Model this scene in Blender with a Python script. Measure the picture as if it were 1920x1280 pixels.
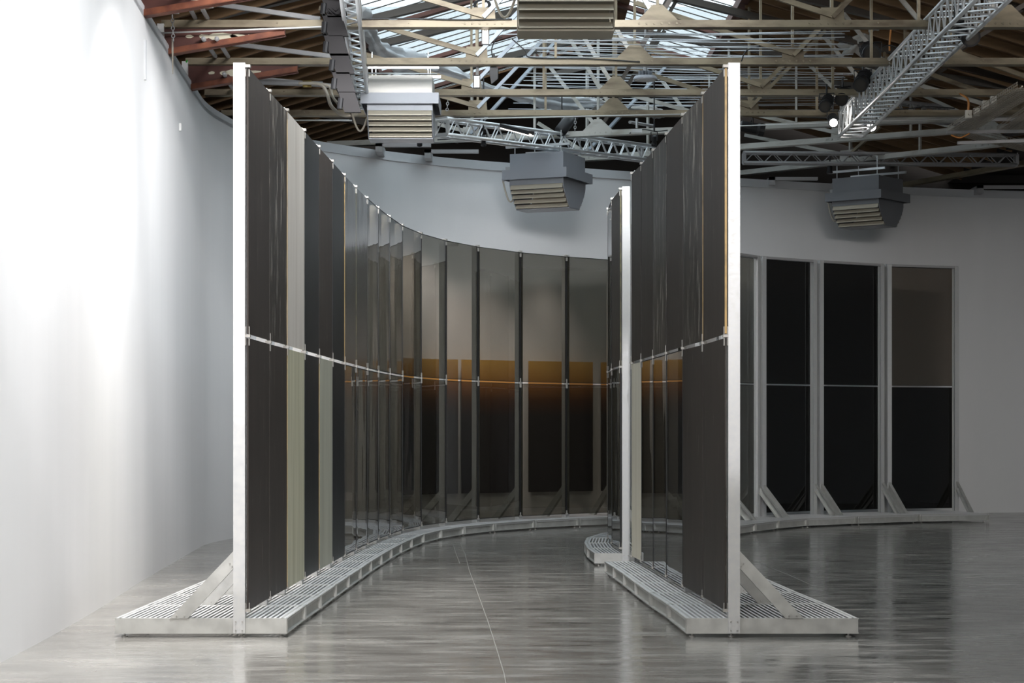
import bpy, math, random
from mathutils import Vector, Matrix
R = random.Random(7)
C = bpy.context.scene.collection
for o in list(bpy.data.objects): bpy.data.objects.remove(o)
sc = bpy.context.scene

# ------------------------------------------------------------------ camera, sky, lamps, exposure
F = 3800.0          # focal length in pixels of the 1920 wide frame
CAMZ = 1.475
HOR = 800.0
cam = bpy.data.cameras.new('camera'); cam.sensor_width = 36; cam.lens = 36*F/1920
cam.shift_y = (HOR-640)/1920; cam.clip_start = .1; cam.clip_end = 200
camo = bpy.data.objects.new('camera', cam); C.objects.link(camo)
camo.location = (0, 0, CAMZ); camo.rotation_euler = (math.pi/2, 0, 0); sc.camera = camo
sc.view_settings.view_transform = 'Standard'; sc.view_settings.look = 'None'
sc.view_settings.exposure = 0.0; sc.view_settings.gamma = 1; sc.view_settings.use_curve_mapping = False

w = bpy.data.worlds.new('sky'); sc.world = w; w.use_nodes = True
bg = w.node_tree.nodes['Background']; bg.inputs[0].default_value = (.90, .96, 1.0, 1); bg.inputs[1].default_value = 2.4

def area(name, loc, target, sx, sy, power, col=(1, 1, 1), spread=180):
    l = bpy.data.lights.new(name, 'AREA'); l.shape = 'RECTANGLE'; l.size = sx; l.size_y = sy
    l.energy = power; l.color = col; l.spread = math.radians(spread)
    o = bpy.data.objects.new(name, l); C.objects.link(o); o.location = loc
    o.rotation_euler = (Vector(target)-Vector(loc)).to_track_quat('-Z', 'Y').to_euler()
    return o
def spot(name, loc, target, power, deg, blend=.5, col=(1, 1, 1), rad=.08):
    l = bpy.data.lights.new(name, 'SPOT'); l.energy = power; l.spot_size = math.radians(deg)
    l.spot_blend = blend; l.color = col; l.shadow_soft_size = rad
    o = bpy.data.objects.new(name, l); C.objects.link(o); o.location = loc
    o.rotation_euler = (Vector(target)-Vector(loc)).to_track_quat('-Z', 'Y').to_euler()
    return o
# wall-wash battens over the left gallery
for i, (y, p) in enumerate(((6.5,12),(9.5,15),(12.5,20),(15.2,26),(17.6,48))):
    area('wash_batten', (-1.0, y, 6.2), (-3.5, y+(1.6 if i < 4 else 3.6), 1.6), .4, 1.6, p*1.5, (1.0, .985, .98), 110)
for y, p in ((7,56),(10.2,62),(13.4,72),(16.6,84)):  # added row of lights brightening the corridor deck and lower wall
    area('corridor_fill', (-2.2, y, 6.3), (-2.7, y+1.6, 0), .3, 1.2, p, (1.0, .97, .95), 76)
spot('far_wall_fill', (-1.0, 17.8, 6.2), (-3.8, 23.6, 2.4), 900, 60, 1, (1, .985, .98), .2)  # added spot lifting the far end of the left wall
spot('floor_spot', (8.5, 18.0, 6.2), (6.2, 25.6, 0), 900, 34, 1, (1, .95, .86), .2)
# added overhead front fill, then spots on the two end posts
area('front_fill', (1.5, 1.5, 6.0), (1.0, 12, 0), 5, 2, 430, (1.0, .96, .91))
spot('front_spot', (-.6, 3.0, 6.2), (-1.9, 14.2, 2.30), 1900, 17.3, .10, (1, .98, 1))
spot('front_spot', (.6, 3.0, 6.2), (1.55, 14.2, 2.62), 1900, 14.6, .30, (1, .98, 1))
# added out-of-view fill lights that brighten the back wall
area('back_wall_fill', (0, 16.5, 6.4), (-.8, 31, 2.4), 4, 1, 100, (.97, .985, 1), 44)
area('back_wall_fill', (6.5, 15, 6.3), (6.0, 33, 1.8), 3, 1.5, 74, (1, .96, .92), 44)
for x, y, tx, p, dg in ((-1.3, 28.62, -1.3, 420, 38), (-.4, 28.62, -.4, 480, 38), (.75, 30.52, .75, 330, 44), (2.0, 28.62, 1.85, 560, 38)):
    spot('painting_light', (x, y, 5.34), (tx, 31.3, 1.6 if y > 29 else 1.8), p, dg, 1, (1, .88, .84), .025)

# ------------------------------------------------------------------ helpers
def P(px, py, zz):
    """world point seen at picture position px,py at distance F*zz"""
    return Vector(((px-960)*zz, F*zz, CAMZ+(HOR-py)*zz))

def fixn(me):
    import bmesh
    bm = bmesh.new(); bm.from_mesh(me); bmesh.ops.recalc_face_normals(bm, faces=bm.faces); bm.to_mesh(me); bm.free()
class MB:
    def __init__(s): s.v = []; s.f = []
    def add(s, vs, fs):
        n = len(s.v); s.v += [tuple(v) for v in vs]; s.f += [tuple(i+n for i in f) for f in fs]
    def box(s, lo, hi):
        x0, y0, z0 = lo; x1, y1, z1 = hi
        s.add([(x0,y0,z0),(x1,y0,z0),(x1,y1,z0),(x0,y1,z0),(x0,y0,z1),(x1,y0,z1),(x1,y1,z1),(x0,y1,z1)],
              [(0,3,2,1),(4,5,6,7),(0,1,5,4),(1,2,6,5),(2,3,7,6),(3,0,4,7)])
    def obox(s, c, ax, ay, az):
        """oriented box: centre and three half-axis vectors"""
        c = Vector(c); ax = Vector(ax); ay = Vector(ay); az = Vector(az)
        if ax.cross(ay).dot(az) < 0: az = -az
        vs = [c+i*ax+j*ay+k*az for k in (-1,1) for (i,j) in ((-1,-1),(1,-1),(1,1),(-1,1))]
        s.add(vs, [(0,3,2,1),(4,5,6,7),(0,1,5,4),(1,2,6,5),(2,3,7,6),(3,0,4,7)])
    def beam(s, a, b, w, h, up=(0,0,1)):
        a = Vector(a); b = Vector(b); d = b-a; L = d.length
        if L < 1e-6: return
        d /= L; up = Vector(up)
        sd = d.cross(up)
        if sd.length < 1e-4: sd = d.cross(Vector((0,1,0)))
        sd.normalize(); u = sd.cross(d)
        s.obox((a+b)/2, d*L/2, sd*w/2, u*h/2)
    def prism(s, poly, z0, z1):
        n = len(poly)
        vs = [(x, y, z0) for x, y in poly]+[(x, y, z1) for x, y in poly]
        s.add(vs, [tuple(range(n-1, -1, -1)), tuple(range(n, 2*n))]+[(i, (i+1) % n, n+(i+1) % n, n+i) for i in range(n)])
    def plate(s, pts, n, t):
        """flat polygon given in 3-D, thickened t along n"""
        n = Vector(n).normalized()*t/2; k = len(pts)
        vs = [Vector(p)-n for p in pts]+[Vector(p)+n for p in pts]
        s.add(vs, [tuple(range(k-1, -1, -1)), tuple(range(k, 2*k))]+[(i, (i+1) % k, k+(i+1) % k, k+i) for i in range(k)])
    def tube(s, pts, r, n=8, cap=True):
        pts = [Vector(p) for p in pts]; rings = []
        rr = r if isinstance(r, (list, tuple)) else [r]*len(pts)
        ref = None
        for i, p in enumerate(pts):
            d = (pts[min(i+1, len(pts)-1)]-pts[max(i-1, 0)]).normalized()
            if ref is None:
                ref = d.cross(Vector((0, 0, 1)))
                if ref.length < .1: ref = d.cross(Vector((0, 1, 0)))
            ref = (ref-d*ref.dot(d)).normalized(); q = d.cross(ref)
            rings.append([p+(ref*math.cos(2*math.pi*k/n)+q*math.sin(2*math.pi*k/n))*rr[i] for k in range(n)])
        vs = [v for g in rings for v in g]; fs = []
        for i in range(len(pts)-1):
            for k in range(n):
                fs.append((i*n+k, i*n+(k+1) % n, (i+1)*n+(k+1) % n, (i+1)*n+k))
        if cap:
            fs.append(tuple(range(n-1, -1, -1))); m = (len(pts)-1)*n; fs.append(tuple(range(m, m+n)))
        s.add(vs, fs)
    def build(s, name, mat, parent=None, origin=None, smooth=False, kind=None, label=None):
        """links everything collected as ONE mesh object"""
        o0 = Vector(origin) if origin is not None else (rootloc(parent) if parent else Vector((0,0,0)))
        me = bpy.data.meshes.new(name)
        me.from_pydata([tuple(Vector(v)-o0) for v in s.v], [], s.f); me.update(); fixn(me)
        if smooth:
            for p in me.polygons: p.use_smooth = True
        if mat: me.materials.append(mat)
        o = bpy.data.objects.new(name, me); C.objects.link(o)
        if parent: o.parent = parent
        else: o.location = o0
        if kind: o['kind'] = kind
        if label: o['label'] = label
        return o
def rootloc(p):
    v = Vector((0,0,0))
    while p is not None: v += p.location; p = p.parent
    return v
def thing(name, label, cat, loc, group=None):
    o = bpy.data.objects.new(name, None); C.objects.link(o); o.location = loc; o.empty_display_size = .2
    o['label'] = label; o['category'] = cat
    if group: o['group'] = group
    return o
def tag(o, label, cat, group=None, kind=None):
    o['label'] = label; o['category'] = cat
    if group: o['group'] = group
    if kind: o['kind'] = kind
    return o
def struct(o): o['kind'] = 'structure'; return o

# ------------------------------------------------------------------ materials
def mat(name, base, rough=.5, metal=0., spec=.5, base2=None, scale=3., stretch=(1,1,1), bump=0., rr=0., bstretch=None, detail=4, lo=.35, hi=.65, coord='Object', bscale=None):
    m = bpy.data.materials.new(name); m.use_nodes = True; nt = m.node_tree; b = nt.nodes['Principled BSDF']
    b.inputs['Base Color'].default_value = (*base, 1); b.inputs['Roughness'].default_value = rough
    b.inputs['Metallic'].default_value = metal; b.inputs['Specular IOR Level'].default_value = spec
    if base2 or bump or rr:
        if coord == 'World':
            tc = nt.nodes.new('ShaderNodeNewGeometry'); src = tc.outputs['Position']
        else:
            tc = nt.nodes.new('ShaderNodeTexCoord'); src = tc.outputs['Object']
        oi = nt.nodes.new('ShaderNodeObjectInfo')
        def noise(st, sca):
            mp = nt.nodes.new('ShaderNodeMapping'); mp.inputs['Scale'].default_value = st
            ad = nt.nodes.new('ShaderNodeVectorMath'); ad.operation = 'MULTIPLY_ADD'
            ad.inputs[1].default_value = (1,1,1)
            cm = nt.nodes.new('ShaderNodeCombineXYZ')
            mu = nt.nodes.new('ShaderNodeMath'); mu.operation = 'MULTIPLY'; mu.inputs[1].default_value = 0 if coord == 'World' else 37
            nt.links.new(oi.outputs['Random'], mu.inputs[0])
            for k in range(3): nt.links.new(mu.outputs[0], cm.inputs[k])
            nt.links.new(src, ad.inputs[0]); nt.links.new(cm.outputs[0], ad.inputs[2])
            nt.links.new(ad.outputs[0], mp.inputs[0])
            n = nt.nodes.new('ShaderNodeTexNoise'); n.inputs['Scale'].default_value = sca; n.inputs['Detail'].default_value = detail
            nt.links.new(mp.outputs[0], n.inputs['Vector']); return n
        n = noise(stretch, scale)
        if base2:
            rp = nt.nodes.new('ShaderNodeValToRGB'); rp.color_ramp.elements[0].position = lo; rp.color_ramp.elements[1].position = hi
            rp.color_ramp.elements[0].color = (*base, 1); rp.color_ramp.elements[1].color = (*base2, 1)
            nt.links.new(n.outputs['Fac'], rp.inputs[0]); nt.links.new(rp.outputs[0], b.inputs['Base Color'])
        if rr:
            mr = nt.nodes.new('ShaderNodeMapRange'); mr.inputs['From Min'].default_value = .3; mr.inputs['From Max'].default_value = .7
            mr.inputs['To Min'].default_value = rough-rr; mr.inputs['To Max'].default_value = rough+rr
            nt.links.new(n.outputs['Fac'], mr.inputs[0]); nt.links.new(mr.outputs[0], b.inputs['Roughness'])
        if bump:
            n2 = noise(bstretch or stretch, bscale or scale)
            bp = nt.nodes.new('ShaderNodeBump'); bp.inputs['Strength'].default_value = 1; bp.inputs['Distance'].default_value = bump
            nt.links.new(n2.outputs['Fac'], bp.inputs['Height']); nt.links.new(bp.outputs[0], b.inputs['Normal'])
    return m
def scratched(name, base, base2, scr, rough, spec=.4, amount=.62, bump=0.):
    """painted glass: streaky paint with pale vertical scratches"""
    m = mat(name, base, rough, 0, spec, base2, 2.5, (3, 3, .35), bump=bump, bstretch=(1.6, 1.6, .3), bscale=2.2)
    nt = m.node_tree; b = nt.nodes['Principled BSDF']
    src = b.inputs['Base Color'].links[0].from_socket
    tc = nt.nodes.new('ShaderNodeTexCoord'); oi = nt.nodes.new('ShaderNodeObjectInfo')
    mp = nt.nodes.new('ShaderNodeMapping'); mp.inputs['Scale'].default_value = (9, 9, 1.6)
    nt.links.new(tc.outputs['Object'], mp.inputs[0])
    mu = nt.nodes.new('ShaderNodeMath'); mu.operation = 'MULTIPLY'; mu.inputs[1].default_value = 90
    nt.links.new(oi.outputs['Random'], mu.inputs[0]); nt.links.new(mu.outputs[0], mp.inputs['Location'])
    n = nt.nodes.new('ShaderNodeTexNoise'); n.inputs['Scale'].default_value = 1.3; n.inputs['Detail'].default_value = 8; n.inputs['Roughness'].default_value = .72
    nt.links.new(mp.outputs[0], n.inputs['Vector'])
    rp = nt.nodes.new('ShaderNodeValToRGB'); rp.color_ramp.elements[0].position = amount; rp.color_ramp.elements[1].position = amount+.08
    rp.color_ramp.elements[0].color = (0,0,0,1); rp.color_ramp.elements[1].color = (.7,.7,.7,1)
    nt.links.new(n.outputs['Fac'], rp.inputs[0])
    mx = nt.nodes.new('ShaderNodeMix'); mx.data_type = 'RGBA'; nt.links.new(rp.outputs[0], mx.inputs['Factor'])
    nt.links.new(src, mx.inputs['A']); mx.inputs['B'].default_value = (*scr, 1); nt.links.new(mx.outputs['Result'], b.inputs['Base Color'])
    return m
def glass(name, tint, wave=.0, wscale=1.5, ior=1.6, haze=0., rough=.0):
    m = bpy.data.materials.new(name); m.use_nodes = True; nt = m.node_tree; nt.nodes.clear()
    out = nt.nodes.new('ShaderNodeOutputMaterial'); mx = nt.nodes.new('ShaderNodeMixShader')
    tr = nt.nodes.new('ShaderNodeBsdfTransparent'); tr.inputs[0].default_value = (*tint, 1)
    gl = nt.nodes.new('ShaderNodeBsdfGlossy'); gl.inputs['Roughness'].default_value = rough; gl.inputs[0].default_value = (.95,.97,1,1)
    fr = nt.nodes.new('ShaderNodeFresnel'); fr.inputs[0].default_value = ior
    gm = nt.nodes.new('ShaderNodeNewGeometry'); inv = nt.nodes.new('ShaderNodeMath'); inv.operation = 'SUBTRACT'; inv.inputs[0].default_value = 1
    nt.links.new(gm.outputs['Backfacing'], inv.inputs[1]); fm = nt.nodes.new('ShaderNodeMath'); fm.operation = 'MULTIPLY'
    nt.links.new(fr.outputs[0], fm.inputs[0]); nt.links.new(inv.outputs[0], fm.inputs[1])
    if wave:
        tc = nt.nodes.new('ShaderNodeTexCoord'); mp = nt.nodes.new('ShaderNodeMapping'); mp.inputs['Scale'].default_value = (1.4, 1.4, .35)
        oi = nt.nodes.new('ShaderNodeObjectInfo'); mu = nt.nodes.new('ShaderNodeMath'); mu.operation = 'MULTIPLY'; mu.inputs[1].default_value = 50
        nt.links.new(oi.outputs['Random'], mu.inputs[0]); nt.links.new(mu.outputs[0], mp.inputs['Location'])
        nt.links.new(tc.outputs['Object'], mp.inputs[0])
        n = nt.nodes.new('ShaderNodeTexNoise'); n.inputs['Scale'].default_value = wscale; n.inputs['Detail'].default_value = 1
        nt.links.new(mp.outputs[0], n.inputs['Vector'])
        bp = nt.nodes.new('ShaderNodeBump'); bp.inputs['Strength'].default_value = 1; bp.inputs['Distance'].default_value = wave
        nt.links.new(n.outputs['Fac'], bp.inputs['Height']); nt.links.new(bp.outputs[0], gl.inputs['Normal'])
    base = tr.outputs[0]
    if haze:
        df = nt.nodes.new('ShaderNodeBsdfDiffuse'); df.inputs[0].default_value = (.20,.185,.155,1)
        m2 = nt.nodes.new('ShaderNodeMixShader'); m2.inputs[0].default_value = haze
        nt.links.new(tr.outputs[0], m2.inputs[1]); nt.links.new(df.outputs[0], m2.inputs[2]); base = m2.outputs[0]
    nt.links.new(fm.outputs[0], mx.inputs[0]); nt.links.new(base, mx.inputs[1]); nt.links.new(gl.outputs[0], mx.inputs[2])
    nt.links.new(mx.outputs[0], out.inputs[0]); return m
def emit(name, col, s):
    m = bpy.data.materials.new(name); m.use_nodes = True; b = m.node_tree.nodes['Principled BSDF']
    b.inputs['Base Color'].default_value = (*col, 1); b.inputs['Emission Color'].default_value = (*col, 1); b.inputs['Emission Strength'].default_value = s
    return m

M = {}
M['wall'] = mat('white_plaster', (.80,.80,.81), .75, 0, .3, (.76,.765,.775), 1.2, (1,1,.1), coord='World', bump=.002, bstretch=(2,2,.12))  # faint vertical streaks of light put into the colour
M['cornice'] = mat('grey_trim', (.62,.63,.65), .6)
M['galv'] = mat('galvanised_steel', (.66,.665,.67), .48, .6, .5, (.70,.70,.69), 28, (1,1,1), rr=.07, detail=3)
M['galv_dull'] = mat('galvanised_sheet', (.50,.50,.48), .46, .55, .5, (.60,.60,.575), 9, (1,1,1), rr=.06, detail=5)
M['bolt'] = mat('bolt_zinc', (.55,.54,.52), .35, .8)
M['bar'] = mat('grating_bar', (.66,.665,.67), .42, .25)
M['dark1'] = scratched('brown_black_paint', (.036,.029,.025), (.048,.039,.034), (.16,.145,.125), .50, .35, .60)
M['dark2'] = scratched('scratched_black_paint', (.028,.024,.022), (.048,.040,.036), (.34,.31,.27), .42, .4, .535)
M['dark3'] = scratched('blue_black_paint', (.017,.018,.020), (.026,.027,.030), (.10,.10,.10), .40, .4, .61)
M['marble'] = scratched('glossy_marbled_black', (.010,.011,.012), (.06,.065,.072), (.12,.12,.10), .12, .6, .58, bump=.004)
M['beige'] = mat('beige_paint', (.58,.53,.475), .5, 0, .3, (.68,.635,.58), 2, (4,4,.3))
M['olive'] = mat('olive_beige_paint', (.47,.45,.315), .5, 0, .3, (.61,.585,.445), 2, (5,5,.3))
M['greyolive'] = mat('grey_olive_paint', (.37,.37,.30), .5, 0, .3, (.48,.475,.39), 2, (5,5,.3))
M['cream'] = mat('cream_paint', (.72,.67,.55), .5, 0, .3, (.80,.75,.63), 2, (4,4,.3))
M['edge'] = mat('amber_glass_edge', (.55,.36,.14), .4, 0, .5, (.20,.13,.05), 3, (1,1,1.5), lo=.5, hi=.7)
M['edge2'] = mat('olive_glass_edge', (.16,.145,.06), .3, 0, .5, (.04,.035,.02), 6, (1,1,1.5))
M['smoke'] = glass('smoked_glass', (.51,.50,.465), .0008, 1.4, 1.6, .02)
M['smoke_wavy'] = glass('wavy_smoked_glass', (.42,.40,.355), .0022, 1.3, 1.8, .01)
M['clear_wavy'] = glass('mirror_like_glass', (.42,.40,.36), .0016, 1.2, 2.0, .01)
M['black_glass'] = glass('black_glass', (.10,.095,.09), .003, 1.3, 1.5, .01)
M['brown_glass'] = glass('brown_glass', (.42,.38,.34), .003, 1.3, 1.5, .12)
M['chord'] = mat('cream_painted_steel', (.26,.215,.145), .5, .1, .4, (.12,.088,.055), 2.2, (1,1,3), lo=.45, hi=.72)
M['chord2'] = mat('grey_painted_steel', (.42,.41,.38), .45, .15, .4, (.22,.20,.16), 2.2, (1,1,3), lo=.5, hi=.75)
M['skylit_steel'] = mat('skylit_diagonal', (.36,.40,.45), .45, .2)  # skylight on the diagonals, put into the colour as blue-grey
M['darksteel'] = mat('dark_brown_steel', (.05,.04,.032), .5, .2)
M['rust'] = mat('red_oxide_steel', (.125,.047,.038), .6, 0, .35, (.085,.036,.030), 3, (1,1,1))
M['rustedge'] = mat('rusty_flange', (.22,.072,.035), .6, 0, .35, (.12,.035,.02), 6, (1,1,1))
M['flake'] = mat('cream_flaking_paint', (.62,.57,.44), .7)
M['wood'] = mat('roof_board', (.075,.040,.024), .75, 0, .25, (.17,.092,.045), 1.4, (.4,4,4))
M['wood2'] = mat('roof_rafter', (.15,.09,.048), .7, 0, .25, (.26,.16,.085), 1.4, (.4,4,4))
M['redwood'] = mat('red_brown_purlin', (.15,.07,.055), .6, 0, .3, (.09,.045,.035), 2, (.5,3,3))
M['void'] = mat('dark_boarding', (.022,.017,.014), .8, 0, .2)
M['pipe'] = mat('grey_pipe', (.36,.355,.36), .45, .1)
M['white'] = mat('white_enamel', (.72,.72,.71), .45)
M['alu'] = mat('aluminium_truss', (.72,.73,.74), .32, .7)
M['heater'] = mat('heater_grey_enamel', (.29,.305,.335), .42, .2)
M['heater_top'] = mat('heater_galvanised', (.46,.44,.41), .42, .35)
M['heater_dark'] = mat('dark_grey_heater', (.17,.175,.19), .45, .2)  # darker grey than the other heaters
M['lens_off'] = mat('unlit_lens', (.05,.045,.04), .15)
M['louver'] = mat('beige_louver', (.44,.40,.32), .45, .2)
M['blackmetal'] = mat('black_metal', (.02,.02,.022), .45, .3)
M['rib'] = mat('dark_ribbed_rubber', (.013,.011,.012), .6, 0, .22)
M['cloth'] = mat('grey_white_fabric', (.62,.64,.66), .85, 0, .2, (.48,.50,.52), 3)
M['cloth2'] = mat('grey_ruffled_fabric', (.42,.41,.39), .85, 0, .2)
M['tray'] = mat('beige_wire_tray', (.42,.375,.31), .5, .3)
M['cable'] = mat('black_cable', (.012,.012,.013), .55)
M['orange'] = mat('orange_conduit', (.55,.22,.05), .5)
M['plastic'] = mat('cream_plastic', (.60,.57,.50), .5)
M['green'] = mat('green_tape', (.10,.65,.10), .5)
M['brass'] = mat('brass_fitting', (.45,.33,.10), .35, .8)
M['lamp'] = emit('led_face', (1.0,.97,.92), 6)
M['lampwarm'] = emit('led_bar_face', (1.0,.90,.78), 4)
M['spotface'] = emit('spot_lens', (1.0,.97,.92), 30)
M['wire'] = mat('steel_wire', (.55,.57,.60), .35, .6)

# polished concrete floor
def floor_mat():
    m = bpy.data.materials.new('polished_concrete'); m.use_nodes = True; nt = m.node_tree; b = nt.nodes['Principled BSDF']
    ge = nt.nodes.new('ShaderNodeNewGeometry')
    def nz(st, sca, det, rough=.55):
        mp = nt.nodes.new('ShaderNodeMapping'); mp.inputs['Scale'].default_value = st; nt.links.new(ge.outputs['Position'], mp.inputs[0])
        n = nt.nodes.new('ShaderNodeTexNoise'); n.inputs['Scale'].default_value = sca; n.inputs['Detail'].default_value = det; n.inputs['Roughness'].default_value = rough
        nt.links.new(mp.outputs[0], n.inputs['Vector']); return n
    a = nz((.8, .8, 1), 1.1, 6); c = nz((.6, 2.2, 1), 2.4, 6, .65)
    r1 = nt.nodes.new('ShaderNodeValToRGB'); r1.color_ramp.elements[0].position = .35; r1.color_ramp.elements[1].position = .7
    r1.color_ramp.elements[0].color = (.195,.185,.17,1); r1.color_ramp.elements[1].color = (.295,.283,.26,1)
    nt.links.new(a.outputs['Fac'], r1.inputs[0])
    r2 = nt.nodes.new('ShaderNodeValToRGB'); r2.color_ramp.elements[0].position = .38; r2.color_ramp.elements[1].position = .66
    r2.color_ramp.elements[0].color = (.86,.86,.86,1); r2.color_ramp.elements[1].color = (1.14,1.14,1.14,1)
    nt.links.new(c.outputs['Fac'], r2.inputs[0])
    mx = nt.nodes.new('ShaderNodeMix'); mx.data_type = 'RGBA'; mx.blend_type = 'MULTIPLY'; mx.inputs['Factor'].default_value = 1
    nt.links.new(r1.outputs[0], mx.inputs['A']); nt.links.new(r2.outputs[0], mx.inputs['B']); nt.links.new(mx.outputs['Result'], b.inputs['Base Color'])
    mr = nt.nodes.new('ShaderNodeMapRange'); mr.inputs['From Min'].default_value = .35; mr.inputs['From Max'].default_value = .65
    mr.inputs['To Min'].default_value = .09; mr.inputs['To Max'].default_value = .26
    nt.links.new(c.outputs['Fac'], mr.inputs[0]); nt.links.new(mr.outputs[0], b.inputs['Roughness'])
    b.inputs['Specular IOR Level'].default_value = .55
    d = nz((1.6, 3.4, 1), 2.2, 3)
    bp = nt.nodes.new('ShaderNodeBump'); bp.inputs['Strength'].default_value = 1; bp.inputs['Distance'].default_value = .0028
    nt.links.new(d.outputs['Fac'], bp.inputs['Height']); nt.links.new(bp.outputs[0], b.inputs['Normal'])
    return m
M['floor'] = floor_mat()
M['crack'] = mat('pale_crack_filler', (.32,.31,.28), .5)

def painting_mat():
    m = bpy.data.materials.new('gradient_paint'); m.use_nodes = True; nt = m.node_tree; b = nt.nodes['Principled BSDF']
    b.inputs['Roughness'].default_value = .6
    tc = nt.nodes.new('ShaderNodeTexCoord'); sp = nt.nodes.new('ShaderNodeSeparateXYZ'); nt.links.new(tc.outputs['Generated'], sp.inputs[0])
    r = nt.nodes.new('ShaderNodeValToRGB'); e = r.color_ramp.elements
    e[0].position = 0; e[0].color = (.020,.018,.020,1); e[1].position = 1; e[1].color = (.72,.44,.12,1)
    for p, c in ((.58,(.022,.018,.018,1)), (.70,(.09,.035,.012,1)), (.80,(.30,.125,.03,1)), (.88,(.55,.29,.07,1))):
        x = e.new(p); x.color = c
    nt.links.new(sp.outputs[2], r.inputs[0]); nt.links.new(r.outputs[0], b.inputs['Base Color'])
    return m
M['painting'] = painting_mat()
def skylight_mat():
    m = bpy.data.materials.new('translucent_sheet'); m.use_nodes = True; nt = m.node_tree; nt.nodes.clear()
    out = nt.nodes.new('ShaderNodeOutputMaterial'); mx = nt.nodes.new('ShaderNodeMixShader'); mx.inputs[0].default_value = .75
    tl = nt.nodes.new('ShaderNodeBsdfTranslucent'); tl.inputs[0].default_value = (.9,.95,.97,1)
    tr = nt.nodes.new('ShaderNodeBsdfTransparent'); tr.inputs[0].default_value = (.9,.95,.97,1)
    nt.links.new(tl.outputs[0], mx.inputs[1]); nt.links.new(tr.outputs[0], mx.inputs[2]); nt.links.new(mx.outputs[0], out.inputs[0]); return m
M['skylight'] = skylight_mat()

# ------------------------------------------------------------------ the room
b = MB(); b.box((-7, -8.3, -.2), (13, 37.5, 0)); floor = struct(b.build('floor', M['floor']))
def ribbon(pts, wdt, z):
    b = MB()
    for p, q in zip(pts, pts[1:]):
        b.beam((p[0], p[1], z), (q[0], q[1], z), wdt, .002)
    return b
def fl(px, py): z = CAMZ/(py-HOR); return ((px-960)*z, F*z)
ribbon([fl(*p) for p in ((863,1018),(872,1038),(880,1070),(890,1096),(903,1132),(915,1165),(930,1212),(945,1262),(958,1330))], .0045, .001).build('crack', M['crack'], floor)
ribbon([fl(*p) for p in ((850,1022),(856,1040),(862,1056))], .006, .001).build('crack', M['crack'], floor)
ribbon([fl(*p) for p in ((1418,1052),(1440,1062),(1480,1078),(1522,1097))], .0045, .001).build('crack', M['crack'], floor)
TOPW = CAMZ+4.0
lw = [(-2.9,-8),(-3.0,6),(-3.19,12.4),(-3.249,14.3),(-3.36,16.6),(-3.52,19.0),(-3.66,21.6),(-3.79,24.2),(-3.83,25.6),(-3.68,27.0)]
bw = [(-3.68,27.0),(-3.2,28.1),(-2.47,29.2),(-1.5,30.2),(-.49,30.95),(.55,31.5),(1.57,32.1),(2.8,32.7),(4.09,33.3),(5.2,33.8),(6.27,34.2),(7.4,34.6),(8.66,34.9),(10,35.1),(12.5,35.2)]
def subdiv(pts, n=6):
    """Catmull-Rom through the plan points"""
    out = []
    for i in range(len(pts)-1):
        p0 = pts[max(i-1,0)]; p1 = pts[i]; p2 = pts[i+1]; p3 = pts[min(i+2,len(pts)-1)]
        for k in range(n):
            t = k/n
            out.append(tuple(.5*((2*p1[j])+(-p0[j]+p2[j])*t+(2*p0[j]-5*p1[j]+4*p2[j]-p3[j])*t*t+(-p0[j]+3*p1[j]-3*p2[j]+p3[j])*t**3) for j in range(2)))
    out.append(pts[-1]); return out
def wallmesh(pts, thick, z0, z1, side=1):
    """wall with an outer face `thick` away on its left-hand side (side=1)"""
    n = len(pts); vs = []; nor = []
    for i in range(n):
        a = Vector(pts[max(i-1,0)]); c = Vector(pts[min(i+1,n-1)]); d = (c-a).normalized(); nor.append(Vector((-d.y, d.x))*side)
    for i in range(n):
        p = Vector(pts[i]); q = p+nor[i]*thick
        vs += [(p.x,p.y,z0),(p.x,p.y,z1),(q.x,q.y,z1),(q.x,q.y,z0)]
    fs = []
    for i in range(n-1):
        a = 4*i; c = a+4
        for k in range(4): fs.append((a+k, c+k, c+(k+1) % 4, a+(k+1) % 4))
    fs += [(0,1,2,3), (4*n-1,4*n-2,4*n-3,4*n-4)]
    m = MB(); m.add(vs, fs); return m
LW = subdiv(lw); BW = subdiv(bw)
wl = wallmesh(LW, .25, 0, TOPW).build('wall_left', M['wall'], smooth=False); struct(wl)
wb = wallmesh(BW, .25, 0, TOPW).build('wall_back', M['wall'], smooth=False); struct(wb)
for o in (wl, wb):
    for p in o.data.polygons: p.use_smooth = abs(p.normal.z) < .3
    o.data.set_sharp_from_angle(angle=math.radians(40))
b = MB(); b.box((12.5, -8.25, 0), (12.75, 35.4, 7)); struct(b.build('wall_right', M['wall']))
b = MB(); b.box((-3.2, -8.3, 0), (12.75, -8.05, 7)); struct(b.build('wall_front', M['wall']))
# cornice strips along the wall tops
wallmesh(LW, .31, TOPW-.05, TOPW+.07).build('trim_1', M['cornice'], origin=(.03,0,0)); struct(bpy.data.objects['trim_1'])
b = wallmesh([(x, y-.03) for x, y in BW], .30, TOPW-.07, TOPW+.06); struct(b.build('trim_2', M['cornice']))
# short angle brackets on the back cornice
for px, zz in ((715,.00785),(805,.00803),(1000,.00835),(1440,.0089),(1560,.00905),(1825,.0092)):
    p = P(px, 300, zz); m = MB(); m.box((p.x-.05, p.y-.55, TOPW+.05), (p.x+.75, p.y-.45, TOPW+.10)); m.box((p.x-.05, p.y-.55, TOPW-.03), (p.x+.05, p.y+.2, TOPW+.10))
    m.build('bracket', M['pipe'], wb)
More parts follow.
